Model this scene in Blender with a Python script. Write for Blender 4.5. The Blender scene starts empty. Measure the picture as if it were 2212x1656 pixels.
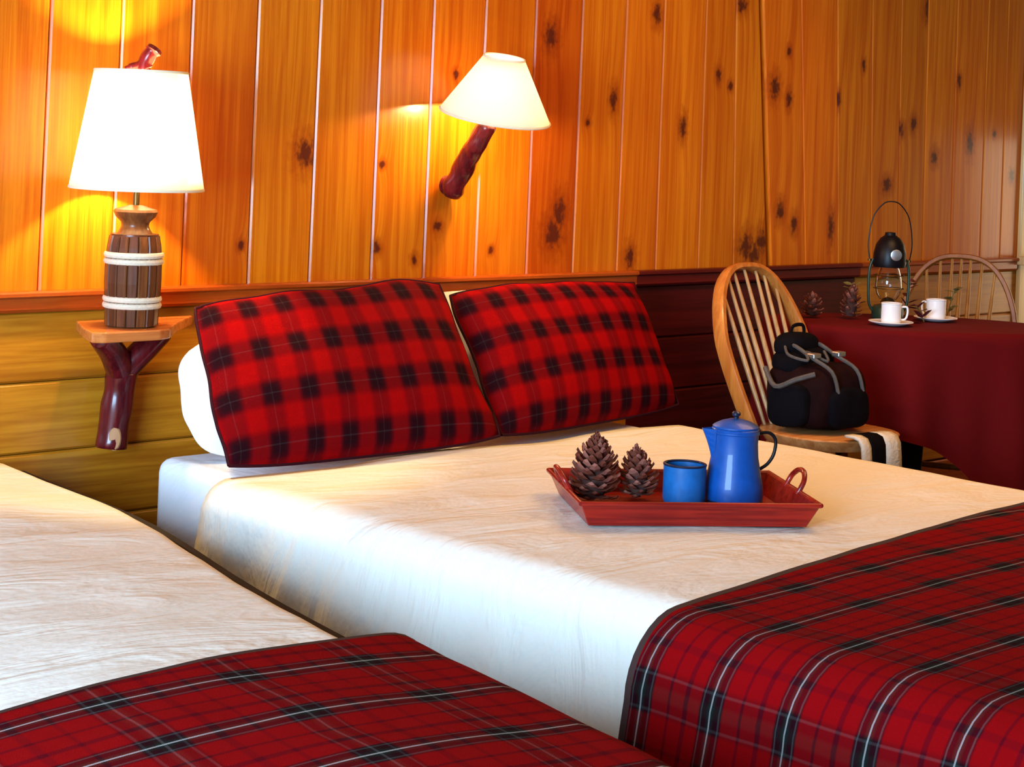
import bpy, bmesh, math, random
from mathutils import Vector, Matrix, noise
random.seed(7)
scene = bpy.context.scene
COL = scene.collection

# ------------------------------------------------------------------ camera
YAW = math.radians(46.2296)          # angle of the view from the wall's direction
ROLL = math.atan(0.041)
fwd = Vector((math.cos(YAW), math.sin(YAW), 0)); rgt = Vector((math.sin(YAW), -math.cos(YAW), 0)); up = Vector((0, 0, 1))
cx = rgt*math.cos(ROLL) + up*math.sin(ROLL); cy = up*math.cos(ROLL) - rgt*math.sin(ROLL); cz = -fwd
cam_data = bpy.data.cameras.new('camera'); cam = bpy.data.objects.new('camera', cam_data); COL.objects.link(cam)
M = Matrix((cx, cy, cz)).transposed().to_4x4(); M.translation = Vector((0, -4.3, 1.37)); cam.matrix_world = M
cam_data.sensor_width = 36; cam_data.lens = 4117/2212*36; cam_data.shift_y = -(828-270)/2212
cam_data.clip_start = 0.05
scene.camera = cam

# ------------------------------------------------------------------ world, large lights, exposure
w = bpy.data.worlds.new('world'); scene.world = w; w.use_nodes = True
bg = w.node_tree.nodes['Background']; bg.inputs[0].default_value = (0.62, 0.78, 1.0, 1); bg.inputs[1].default_value = 0.28
def area(name, loc, target, sx, sy, power, col):
    d = bpy.data.lights.new(name, 'AREA'); d.shape = 'RECTANGLE'; d.size = sx; d.size_y = sy; d.energy = power; d.color = col
    o = bpy.data.objects.new(name, d); COL.objects.link(o); o.location = loc
    o.rotation_euler = (Vector(target)-Vector(loc)).to_track_quat('-Z', 'Y').to_euler(); return o
area('window_daylight', (-1.3, -3.0, 1.35), (2.6, -1.8, 0.3), 2.2, 1.4, 600, (0.44, 0.69, 1.0))
area('window_daylight_side', (7.85, -.40, .95), (6.3, -.25, .75), .5, .9, 6, (1.0, .84, .58))
area('warm_overhead_fill', (4.6, -1.5, 2.40), (4.4, -1.4, 0), 1.2, 1.2, 42, (1.0, 0.54, 0.22))  # warm fill added above the beds, no fixture known there
vs = scene.view_settings; vs.view_transform = 'Standard'; vs.look = 'None'; vs.exposure = -0.10; vs.gamma = 1.0; vs.use_curve_mapping = False

# ------------------------------------------------------------------ helpers
def obj(name, verts, faces, mat=None, parent=None, smooth=False, uvs=None):
    me = bpy.data.meshes.new(name); me.from_pydata([tuple(v) for v in verts], [], faces); me.update()
    if smooth:
        for p in me.polygons: p.use_smooth = True
    if uvs is not None:
        l = me.uv_layers.new(name='UVMap')
        for lp in me.loops: l.data[lp.index].uv = uvs[lp.vertex_index]
    o = bpy.data.objects.new(name, me); COL.objects.link(o)
    if mat: me.materials.append(mat)
    if parent: o.parent = parent
    return o
def bm_obj(name, bm, mat=None, parent=None, smooth=False):
    bmesh.ops.recalc_face_normals(bm, faces=bm.faces)
    me = bpy.data.meshes.new(name); bm.to_mesh(me); bm.free()
    if smooth:
        for p in me.polygons: p.use_smooth = True
    o = bpy.data.objects.new(name, me); COL.objects.link(o)
    if mat: me.materials.append(mat)
    if parent: o.parent = parent
    return o
def empty(name, loc=(0, 0, 0), rz=0):
    o = bpy.data.objects.new(name, None); COL.objects.link(o); o.location = loc; o.rotation_euler = (0, 0, rz); o.empty_display_size = .05
    return o
def tag(o, label, cat, group=None):
    o['label'] = label; o['category'] = cat
    if group: o['group'] = group
    return o
def struct(o, label=None):
    o['kind'] = 'structure'
    if label: o['label'] = label
    return o
def box(name, lo, hi, mat, parent=None, bev=0.0, seg=2):
    bm = bmesh.new(); bmesh.ops.create_cube(bm, size=1)
    for v in bm.verts: v.co = Vector([(lo[i]+hi[i])/2 + v.co[i]*(hi[i]-lo[i]) for i in range(3)])
    if bev: bmesh.ops.bevel(bm, geom=list(bm.edges), offset=bev, segments=seg, affect='EDGES', profile=.5)
    return bm_obj(name, bm, mat, parent, smooth=False)
def lathe(name, prof, mat, parent=None, seg=32, center=(0, 0, 0), smooth=True, cap=True, a0=0, a1=2*math.pi):
    full = abs(a1-a0-2*math.pi) < 1e-6; n = seg if full else seg+1
    V = []; F = []
    for (r, z) in prof:
        for i in range(n):
            t = a0+(a1-a0)*i/seg; V.append((center[0]+r*math.cos(t), center[1]+r*math.sin(t), center[2]+z))
    for j in range(len(prof)-1):
        for i in range(seg):
            a = j*n+i; b = j*n+(i+1) % n; F.append((a, b, b+n, a+n))
    if cap and full:
        if prof[0][0] > 1e-4: F.append(tuple(reversed(range(n))))
        if prof[-1][0] > 1e-4: F.append(tuple(range((len(prof)-1)*n, len(prof)*n)))
    o = obj(name, V, F, mat, parent, smooth)
    if smooth: o.data.set_sharp_from_angle(angle=math.radians(40))
    return o
def frames(pts):
    T = []
    for i in range(len(pts)):
        a = pts[max(i-1, 0)]; b = pts[min(i+1, len(pts)-1)]; T.append((b-a).normalized())
    n = T[0].orthogonal().normalized(); N = []
    for t in T:
        n = (n - t*n.dot(t)).normalized(); N.append(n)
    return T, N
def smooth_path(ctrl, k=6):
    P = [Vector(c) for c in ctrl]; out = []
    for i in range(len(P)-1):
        p0 = P[max(i-1, 0)]; p1 = P[i]; p2 = P[i+1]; p3 = P[min(i+2, len(P)-1)]
        for j in range(k):
            t = j/k
            out.append(.5*((2*p1)+(p2-p0)*t+(2*p0-5*p1+4*p2-p3)*t*t+(3*p1-p0-3*p2+p3)*t**3))
    out.append(P[-1]); return out
def tube_geo(pts, rad, seg=10, lump=0.0):
    pts = [Vector(p) for p in pts]; T, N = frames(pts); V = []; F = []
    for i, p in enumerate(pts):
        r = rad[i] if isinstance(rad, (list, tuple)) else rad; b = T[i].cross(N[i])
        for j in range(seg):
            a = 2*math.pi*j/seg; d = N[i]*math.cos(a)+b*math.sin(a)
            rr = r*(1+lump*noise.noise((p+d*r)*28)) if lump else r
            V.append(p+d*rr)
    for i in range(len(pts)-1):
        for j in range(seg):
            a = i*seg+j; b = i*seg+(j+1) % seg; F.append((a, b, b+seg, a+seg))
    F.append(tuple(reversed(range(seg)))); F.append(tuple(range((len(pts)-1)*seg, len(pts)*seg)))
    return V, F
def tube(name, pts, rad, mat, parent=None, seg=10, lump=0.0):
    V, F = tube_geo(pts, rad, seg, lump); o = obj(name, V, F, mat, parent, True); o.data.set_sharp_from_angle(angle=math.radians(50)); return o
def merge_geo(parts):
    V = []; F = []
    for v, f in parts:
        k = len(V); V += list(v); F += [tuple(i+k for i in q) for q in f]
    return V, F
def lerp(a, b, t): return a+(b-a)*t

# ------------------------------------------------------------------ materials
class NT:
    def __init__(s, name):
        s.m = bpy.data.materials.new(name); s.m.use_nodes = True; s.t = s.m.node_tree; s.b = s.t.nodes['Principled BSDF']; s.out = s.t.nodes['Material Output']
    def n(s, ty, **kw):
        x = s.t.nodes.new(ty)
        for k, v in kw.items(): setattr(x, k, v)
        return x
    def l(s, a, b): s.t.links.new(a, b)
    def val(s, x, i, v):
        if hasattr(v, 'is_linked'): s.l(v, x.inputs[i])
        else: x.inputs[i].default_value = v
    def math(s, op, a, b=0.0, c=0.0, clamp=False):
        x = s.n('ShaderNodeMath', operation=op, use_clamp=clamp); s.val(x, 0, a); s.val(x, 1, b)
        if op in ('SMOOTH_MIN', 'MULTIPLY_ADD', 'COMPARE'): s.val(x, 2, c)
        return x.outputs[0]
    def sstep(s, v, lo, hi):
        x = s.n('ShaderNodeMapRange', interpolation_type='SMOOTHSTEP'); s.val(x, 0, v); x.inputs[1].default_value = lo; x.inputs[2].default_value = hi
        return x.outputs[0]
    def mix(s, f, a, b, blend='MIX'):
        x = s.n('ShaderNodeMix', data_type='RGBA', blend_type=blend); s.val(x, 0, f)
        for i, v in ((6, a), (7, b)):
            if hasattr(v, 'is_linked'): s.l(v, x.inputs[i])
            else: x.inputs[i].default_value = (v[0], v[1], v[2], 1)
        return x.outputs[2]
    def noise(s, vec, scale, detail=3, rough=.55, dist=0):
        x = s.n('ShaderNodeTexNoise'); x.inputs['Scale'].default_value = scale; x.inputs['Detail'].default_value = detail; x.inputs['Roughness'].default_value = rough; x.inputs['Distortion'].default_value = dist
        if vec is not None: s.l(vec, x.inputs['Vector'])
        return x.outputs['Fac']
    def coord(s, kind='Object'): return s.n('ShaderNodeTexCoord').outputs[kind]
    def scale(s, vec, sc, off=(0, 0, 0)):
        x = s.n('ShaderNodeMapping'); s.l(vec, x.inputs[0]); x.inputs['Scale'].default_value = sc; x.inputs['Location'].default_value = off; return x.outputs[0]
    def bump(s, h, st, dist=.01):
        x = s.n('ShaderNodeBump'); x.inputs['Strength'].default_value = st; x.inputs['Distance'].default_value = dist; s.l(h, x.inputs['Height']); s.l(x.outputs[0], s.b.inputs['Normal'])
    def set(s, **kw):
        for k, v in kw.items():
            i = s.b.inputs[k.replace('_', ' ')]
            if hasattr(v, 'is_linked'): s.l(v, i)
            else: i.default_value = (v[0], v[1], v[2], 1) if isinstance(v, tuple) else v
        return s.m
def plain(name, col, rough=.5, metal=0.0, var=.12, nscale=30, coat=0.0, bump=0.0, spec=.3):
    N = NT(name); c = N.coord(); f = N.noise(c, nscale)
    colr = N.mix(f, tuple(x*(1-var) for x in col), tuple(min(1, x*(1+var)) for x in col))
    if bump: N.bump(f, bump, .004)
    return N.set(Base_Color=colr, Roughness=rough, Metallic=metal, Coat_Weight=coat, Specular_IOR_Level=spec)
def wood(name, c1, c2, axis='Z', knots=(), rough=.3, coat=.12, seed=0.0, kcol=(.075, .009, .004), fine=1.0, off=0.0):
    """grain runs along axis; knots are (x, z, rx, rz) on the wall"""
    N = NT(name); P = N.coord()
    sep = N.n('ShaderNodeSeparateXYZ'); N.l(P, sep.inputs[0]); px, py, pz = sep.outputs
    warp = None; kd = None
    for (kx, kz, rx, rz) in knots:
        dx = N.math('MULTIPLY', N.math('SUBTRACT', px, kx), 1/max(rx, .012)); dz = N.math('MULTIPLY', N.math('SUBTRACT', pz, kz), 1/max(rz, .012))
        d = N.math('SQRT', N.math('ADD', N.math('MULTIPLY', dx, dx), N.math('MULTIPLY', dz, dz)))
        kd = d if kd is None else N.math('MINIMUM', kd, d)
    a, b, c = {'Z': (34, 34, 1.1), 'X': (1.1, 34, 34), 'Y': (34, 1.1, 34)}[axis]
    if kd is not None:      # the grain flows round a knot
        e = N.math('MULTIPLY', N.math('POWER', 2.718, N.math('MULTIPLY', kd, -.55)), .9)
        cmb = N.n('ShaderNodeCombineXYZ'); N.l(N.math('ADD', N.math('MULTIPLY', px, a), e), cmb.inputs[0]); N.l(N.math('MULTIPLY', py, b), cmb.inputs[1]); N.l(N.math('MULTIPLY', pz, c), cmb.inputs[2])
        v = N.scale(cmb.outputs[0], (1, 1, 1), (seed, seed*1.7, seed*.6))
    else:
        v = N.scale(P, (a, b, c), (seed, seed*1.7, seed*.6))
    g = N.noise(v, 1.0*fine, 4, .6, .8); g2 = N.noise(N.scale(v, (4, 4, 2)), 1.3, 3, .6)
    gg = N.math('ADD', N.math('MULTIPLY', g, .72), N.math('MULTIPLY', g2, .28))
    col = N.mix(N.sstep(gg, .34, .66), c2, c1)
    big = N.noise(N.scale(P, (5, 5, 1.6), (seed*3, 0, seed)), 1.0, 2)
    col = N.mix(N.math('MULTIPLY', N.sstep(big, .45, .75), .35), col, c2)
    if kd is not None:
        nz = N.noise(N.scale(P, (60, 60, 40)), 1.0, 3); kk = N.math('ADD', kd, N.math('MULTIPLY', N.math('SUBTRACT', nz, .5), 2.0))
        halo = N.math('MULTIPLY', N.math('SUBTRACT', 1.0, N.sstep(kk, .9, 2.3)), .55)
        col = N.mix(halo, col, tuple(x*y for x, y in zip(c2, (.62, .42, .5))))
        core = N.math('MULTIPLY', N.math('SUBTRACT', 1.0, N.sstep(kk, .35, 1.15)), .93)
        col = N.mix(core, col, kcol)
    N.bump(gg, .08, .004)
    return N.set(Base_Color=col, Roughness=rough, Coat_Weight=coat, Coat_Roughness=.12, Specular_IOR_Level=.2)
def tartan(name, pu, pv, red=(.23, .001, .002), wu=.0, wv=.5, rough=.9, offs=(0, 0), fac=.6, dark=(.34, .68), soft=False):
    N = NT(name); uv = N.coord('UV'); sep = N.n('ShaderNodeSeparateXYZ'); N.l(uv, sep.inputs[0])
    def sett(c, period, o, white):
        t = N.math('FRACT', N.math('ADD', N.math('MULTIPLY', c, 1/period), o+40))
        r = N.n('ShaderNodeValToRGB'); cr = r.color_ramp; cr.interpolation = 'LINEAR'
        dk = (.014, .002, .004, 1); gr = (.005, .014, .011, 1); R = (*red, 1); md = (red[0]*.38, .001, .005, 1); gy = (.05, .045, .045, 1); Wt = (white, white*.97, white*.9, 1) if white else gr
        d0, d1 = dark; m_ = (d0+d1)/2
        stops = [(0, R), (.10, R), (.115, md), (.135, md), (.15, R), (d0-.03, R), (d0, dk), (d0+.012, gy), (d0+.022, gy), (d0+.03, dk), (m_-.06, dk), (m_-.03, gr), (m_-.012, gr), (m_-.008, Wt), (m_+.008, Wt), (m_+.012, gr), (m_+.03, gr), (m_+.06, dk), (d1-.03, dk), (d1-.022, gy), (d1-.012, gy), (d1-.004, dk), (d1, dk), (d1+.03, R), (.84, R), (.855, md), (.905, md), (.92, R)]
        if soft: stops = [(0, R), (.10, R), (.20, R), (d0, (.05, .001, .003, 1)), (d0+.07, dk), (m_-.02, dk), (m_, (.03, .022, .024, 1)), (m_+.02, dk), (d1-.07, dk), (d1, (.05, .001, .003, 1)), (.85, R)]
        cr.elements[0].position = 0; cr.elements[0].color = R; cr.elements[1].position = .10; cr.elements[1].color = R
        for p, c_ in stops[2:]:
            e = cr.elements.new(p); e.color = c_
        N.l(t, r.inputs[0]); return r.outputs[0]
    a = sett(sep.outputs[0], pu, offs[0], wu); b = sett(sep.outputs[1], pv, offs[1], wv)
    col = N.mix(fac, a, b)
    tw = N.noise(N.scale(uv, (700, 700, 1)), 1.0, 1); f2 = N.noise(N.scale(uv, (9, 9, 1)), 1.0, 3)
    col = N.mix(N.math('MULTIPLY', tw, .3), col, (.02, .0005, .001))
    N.bump(N.math('ADD', N.math('MULTIPLY', tw, .25), f2), .35, .012)
    return N.set(Base_Color=col, Roughness=rough, Specular_IOR_Level=.03)
def cloth(name, col, rough=.8, wr=.25, sc=(3, 9), bd=.02):
    N = NT(name); uv = N.coord('UV'); f = N.noise(N.scale(uv, (sc[0], sc[1], 1)), 1.0, 4, .55, 1.2); f2 = N.noise(N.scale(uv, (40, 60, 1)), 1.0, 2)
    c = N.mix(N.math('MULTIPLY', f2, .3), col, tuple(x*.93 for x in col))
    N.bump(N.math('ADD', f, N.math('MULTIPLY', f2, .08)), wr, bd)
    return N.set(Base_Color=c, Roughness=rough, Specular_IOR_Level=.12)
def shade_mat(name):
    N = NT(name); d = N.n('ShaderNodeBsdfDiffuse'); t = N.n('ShaderNodeBsdfTranslucent'); mx = N.n('ShaderNodeMixShader')
    f = N.noise(N.scale(N.coord(), (120, 120, 160)), 1.0, 2); c = N.mix(f, (.96, .94, .88), (.98, .97, .93))
    N.l(c, d.inputs[0]); N.l(c, t.inputs[0]); mx.inputs[0].default_value = .7; N.l(d.outputs[0], mx.inputs[1]); N.l(t.outputs[0], mx.inputs[2]); N.l(mx.outputs[0], N.out.inputs[0])
    return N.m
def emit(name, col, st):
    N = NT(name); return N.set(Base_Color=col, Emission_Color=col, Emission_Strength=st, Roughness=.4)
def glass(name, col=(.95, .97, .95), rough=.02):
    N = NT(name); return N.set(Base_Color=col, Roughness=rough, Transmission_Weight=1.0, IOR=1.3)

PINE1 = (.64, .195, .006); PINE2 = (.45, .088, .002)
M_rail = wood('rail_wood', (.44, .085, .008), (.29, .038, .004), 'X', rough=.28, seed=3)
M_wains = wood('wainscot_pine', (.50, .185, .010), (.31, .09, .004), 'X', rough=.32, seed=5)
M_wains_b = wood('wainscot_pine_b', (.54, .205, .011), (.36, .11, .005), 'X', rough=.32, seed=11)
M_dark_w = wood('painted_shade_boards', (.085, .005, .006), (.035, .002, .003), 'X', rough=.35, seed=8)  # wainscot wood with the shade behind the chair put into its colour
M_dark_r = wood('painted_shade_rail', (.14, .008, .007), (.07, .004, .004), 'X', rough=.3, seed=9)  # rail wood darkened the same way, shade painted in
M_branch = wood('polished_branch', (.15, .008, .009), (.05, .003, .005), 'Z', rough=.25, coat=.3, seed=2)
M_cut = plain('cut_wood', (.45, .20, .08), .5)
M_shelf = wood('shelf_wood', (.62, .20, .045), (.42, .10, .022), 'X', rough=.25, seed=4)
M_back = plain('gap_backing', (.03, .010, .004), .9)
M_trim = wood('light_pine_casing', (.80, .58, .26), (.68, .42, .15), 'Z', rough=.4, seed=6)
M_floor = plain('floor_brown', (.05, .022, .012), .7)
M_ceil = wood('ceiling_pine', (.62, .34, .10), (.5, .24, .06), 'X', seed=12)
M_sheet = cloth('white_sheet', (.73, .675, .575), .85, .6, (2.2, 6), .03)
M_sheet2 = cloth('white_sheet_fitted', (.84, .85, .86), .85, .35, (7, 5))
M_pillow = cloth('white_pillowcase', (.87, .86, .83), .85, .25, (5, 6))
M_tart_b = tartan('blanket_tartan', .23, .15, wu=.0, wv=.32, offs=(.12, .88), fac=.66, dark=(.38, .66))
M_tart_b2 = tartan('blanket_tartan_left', .23, .19, wu=.1, wv=.4, offs=(.3, .42), fac=.66, dark=(.38, .66))
M_tart_p = tartan('pillow_tartan', .108, .128, red=(.32, .001, .0015), wu=0, wv=0, offs=(.1, .25), fac=.56, dark=(.32, .72), soft=True)
M_bind = plain('blanket_binding', (.035, .012, .008), .8)
M_bedwood = wood('bed_frame_wood', (.016, .006, .003), (.008, .003, .002), 'Y', rough=.85, coat=.0, seed=7)
M_shade = shade_mat('lampshade_fabric')
M_bulb = emit('warm_bulb', (1.0, .78, .42), 30)
M_brass = plain('dark_bronze', (.10, .055, .015), .35, .8)
M_stave1 = wood('barrel_stave', (.19, .058, .014), (.08, .020, .006), 'Z', rough=.3, seed=1)
M_stave2 = wood('barrel_stave_dark', (.12, .034, .010), (.05, .013, .005), 'Z', rough=.3, seed=14)
M_band = plain('pale_rope_band', (.62, .50, .36), .6, 0, .25, 160, bump=.3)
M_tray = wood('red_tray_wicker', (.34, .014, .006), (.15, .004, .003), 'X', rough=.35, coat=.3, seed=21, fine=2)
M_blue = plain('blue_enamel', (.001, .058, .26), .45, 0, .25, 60, coat=.15)
M_blue2 = plain('blue_enamel_mug', (.006, .10, .30), .45, 0, .35, 45, coat=.1)
M_rimblk = plain('black_enamel_rim', (.008, .012, .03), .3)
M_black = plain('black_metal', (.004, .003, .004), .4, spec=.2)
M_cone = plain('pine_cone_scale', (.13, .030, .016), .7, 0, .5, 120, spec=.1)
M_cone2 = plain('pine_cone_scale_tip', (.26, .085, .055), .7, 0, .45, 120, spec=.1)
M_conec = plain('pine_cone_core', (.05, .016, .010), .9)
M_chair = wood('honey_bentwood', (.56, .195, .035), (.38, .10, .014), 'Z', rough=.3, seed=16)
M_spin = wood('honey_spindle', (.58, .33, .13), (.42, .19, .06), 'Z', rough=.35, seed=17)
M_seat = wood('chair_seat_wood', (.60, .27, .09), (.40, .14, .035), 'X', rough=.3, seed=18)
M_chair2 = wood('golden_bentwood', (.40, .14, .018), (.27, .08, .009), 'Z', rough=.3, seed=19)
M_spin2 = wood('golden_spindle', (.50, .24, .05), (.36, .14, .02), 'Z', rough=.35, seed=27)
M_bag = plain('dark_brown_canvas', (.012, .003, .003), .9, 0, .6, 24, bump=.3, spec=.05)
M_bag2 = plain('black_canvas', (.004, .003, .004), .9, 0, .5, 24, bump=.3, spec=.05)
M_strap = plain('grey_webbing', (.085, .07, .06), .9, 0, .4, 60, spec=.1)
M_buckle = plain('steel_buckle', (.5, .48, .45), .3, .9)
M_red = cloth('maroon_tablecloth', (.105, .0015, .002), .9, .15, (2, 2))
M_china = plain('white_china', (.82, .79, .76), .25, 0, .03, 10, coat=.3)
M_coffee = plain('coffee', (.02, .008, .004), .1)
M_glass = glass('lantern_glass')
M_green = plain('dark_green_tin', (.02, .035, .018), .35, .2)
M_sprig = plain('dark_red_leaf', (.11, .012, .014), .6, 0, .4, 30)
M_sprigg = plain('olive_leaf', (.12, .10, .025), .6, 0, .4, 30)
M_cream = cloth('cream_knit', (.66, .58, .46), .9, .3, (40, 40))

# ------------------------------------------------------------------ structure
RAIL_B, RAIL_T = .85, .903
PB = [2.06, 2.275, 2.484, 2.695, 2.915, 3.132, 3.344, 3.571, 3.775, 3.985, 4.205, 4.414, 4.622, 4.815, 5.035, 5.225, 5.428, 5.640, 5.840, 6.046, 6.222, 6.39, 6.584, 6.80, 6.95, 7.09, 7.30, 7.52, 7.75, 8.0]
PT = [2.06, 2.285, 2.492, 2.700, 2.914, 3.132, 3.352, 3.573, 3.777, 3.992, 4.205, 4.416, 4.624, 4.808, 5.020, 5.160, 5.255, 5.500, 5.730, 5.960, 6.160, 6.35, 6.56, 6.79, 6.94, 7.09, 7.30, 7.52, 7.75, 8.0]
for x in (1.84, 1.62, 1.40, 1.18, .96, .74, .52, .30):
    PB.insert(0, x); PT.insert(0, x)
KN = [(3.315, 1.267, .036, .045), (3.598, 1.239, .012, .014), (3.590, .994, .016, .02), (3.738, .957, .014, .017), (3.826, 1.054, .016, .02), (4.275, 1.655, .028, .045), (3.875, 1.517, .014, .016), (4.345, 1.094, .030, .055), (4.320, 1.03, .04, .05), (4.576, 1.467, .018, .04), (4.46, 1.388, .011, .012), (4.774, 1.763, .021, .04), (4.928, 1.386, .018, .042), (4.686, .947, .024, .036), (5.105, 1.572, .016, .028), (5.172, 1.537, .014, .018), (5.215, 1.827, .03, .03), (5.42, 1.543, .027, .046), (5.505, 1.504, .018, .034), (5.479, 1.10, .024, .038), (5.563, 1.049, .02, .035), (5.295, .972, .042, .050), (5.380, .990, .034, .045), (5.34, .945, .04, .04), (5.787, 1.039, .018, .06), (5.80, 1.514, .014, .03), (6.207, 1.414, .023, .028), (6.292, 1.44, .021, .03), (6.361, 1.893, .027, .045), (6.445, 1.31, .023, .033), (6.695, 1.371, .026, .05), (6.874, 1.413, .013, .016), (6.13, 1.197, .03, .032), (7.018, 1.243, .02, .027), (5.494, 1.679, .014, .02), (3.104, 1.008, .009, .016), (5.95, 1.65, .012, .025), (6.6, 1.62, .014, .03), (4.05, .98, .01, .014)]
ZT = 2.45
wall = box('wall_back', (.3, .022, 0), (8.0, .14, ZT), M_back); struct(wall, 'knotty pine wall: upright varnished boards over horizontal wainscot')
tints = {11: (.70, .55), 10: (.9, .8), 4: (.92, .85), 6: (.9, .82)}
for i in range(len(PB)-1):
    b0, b1, t0, t1 = PB[i], PB[i+1], PT[i], PT[i+1]
    gapw = .0015; ch = .0055; de = .006; th = .022
    gl = .013 if abs(b0-5.428) < .001 else 0; gr = .009 if abs(b1-5.428) < .001 else 0
    def ring(x0, x1, z):
        x0 += gapw+gl; x1 -= gapw+gr
        return [(x0, th, z), (x0, de, z), (x0+ch, 0, z), (x1-ch*.6, 0, z), (x1, de, z), (x1, th, z)]
    V = ring(b0, b1, RAIL_T-.02)+ring(t0, t1, ZT)
    F = [(k, (k+1) % 6, (k+1) % 6+6, k+6) for k in range(6)]+[tuple(reversed(range(6))), tuple(range(6, 12))]
    kn = [k for k in KN if (b0+(t0-b0)*(k[1]-.9)/1.5) <= k[0] < (b1+(t1-b1)*(k[1]-.9)/1.5)]
    mid = (b0+b1)/2
    f = random.uniform(.88, 1.08); rd = random.uniform(.82, 1.05)
    if 4.205 <= b0 < 4.4: f, rd = .74, .62
    if b0 > 5.4: f *= 1.1; rd *= .98
    c1 = (PINE1[0]*f, PINE1[1]*f*rd, PINE1[2]*f*rd); c2 = (PINE2[0]*f, PINE2[1]*f*rd, PINE2[2]*f*rd)
    mat = wood('pine_plank_%d' % i, c1, c2, 'Z', kn, rough=.24, coat=.12, seed=i*7.3)
    obj('plank', V, F, mat, wall)
# wainscot: horizontal boards, the run between bed and table coloured dark as painted shade
zb = [.10, .31, .49, .67, .85]
for k in range(4):
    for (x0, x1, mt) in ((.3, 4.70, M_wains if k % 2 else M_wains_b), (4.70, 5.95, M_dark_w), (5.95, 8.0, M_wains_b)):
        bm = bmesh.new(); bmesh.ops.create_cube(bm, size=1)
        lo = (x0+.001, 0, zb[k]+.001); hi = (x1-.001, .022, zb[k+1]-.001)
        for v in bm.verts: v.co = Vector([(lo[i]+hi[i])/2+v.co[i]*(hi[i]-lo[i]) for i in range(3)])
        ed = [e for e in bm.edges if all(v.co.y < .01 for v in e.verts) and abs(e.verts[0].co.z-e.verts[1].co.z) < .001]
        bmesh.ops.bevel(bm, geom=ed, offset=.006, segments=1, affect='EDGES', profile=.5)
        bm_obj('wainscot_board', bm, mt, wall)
def rail(x0, x1, mat, nm):
    prof = [(0, RAIL_B), (-.018, RAIL_B), (-.024, RAIL_B+.008), (-.024, RAIL_T-.018), (-.034, RAIL_T-.012), (-.034, RAIL_T-.004), (-.029, RAIL_T), (0, RAIL_T)]
    n = len(prof); V = [(x0, y-.0005, z) for y, z in prof]+[(x1, y-.0005, z) for y, z in prof]
    F = [(k, (k+1) % n, (k+1) % n+n, k+n) for k in range(n)]+[tuple(range(n)), tuple(reversed(range(n, 2*n)))]
    return struct(obj(nm, V, F, mat))
rail(.3, 4.70, M_rail, 'trim_1')['label'] = 'reddish wooden chair rail running behind the lamp'
rail(4.70, 5.95, M_dark_r, 'trim_2')['label'] = 'chair rail with shade put into its dark red colour, behind the bentwood chair'
rail(5.95, 7.05, M_rail, 'trim_3')['label'] = 'brown chair rail behind the oval table'
rail(7.21, 8.0, M_rail, 'trim_5')['label'] = 'brown chair rail beyond the pale casing'
c = struct(empty('trim_4', (7.05, 0, 0)), 'pale pine casing with a small sill at the right edge')
box('casing', (.03, -.02, 0), (.15, -.001, 2.2), M_trim, c, .004); box('sill', (0, -.07, RAIL_T-.03), (.155, -.021, RAIL_T+.005), M_trim, c, .004)
struct(box('baseboard_back', (.3, -.018, 0), (8.0, -.0005, .10), M_rail, None, .004))
struct(box('floor', (-2.5, -6.5, -.1), (8.2, .1, 0), M_floor))
struct(box('ceiling', (.3, -6.5, ZT), (8.2, .14, ZT+.1), M_ceil))
struct(box('wall_right', (8.0, -6.5, 0), (8.1, .14, ZT), M_ceil))

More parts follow.
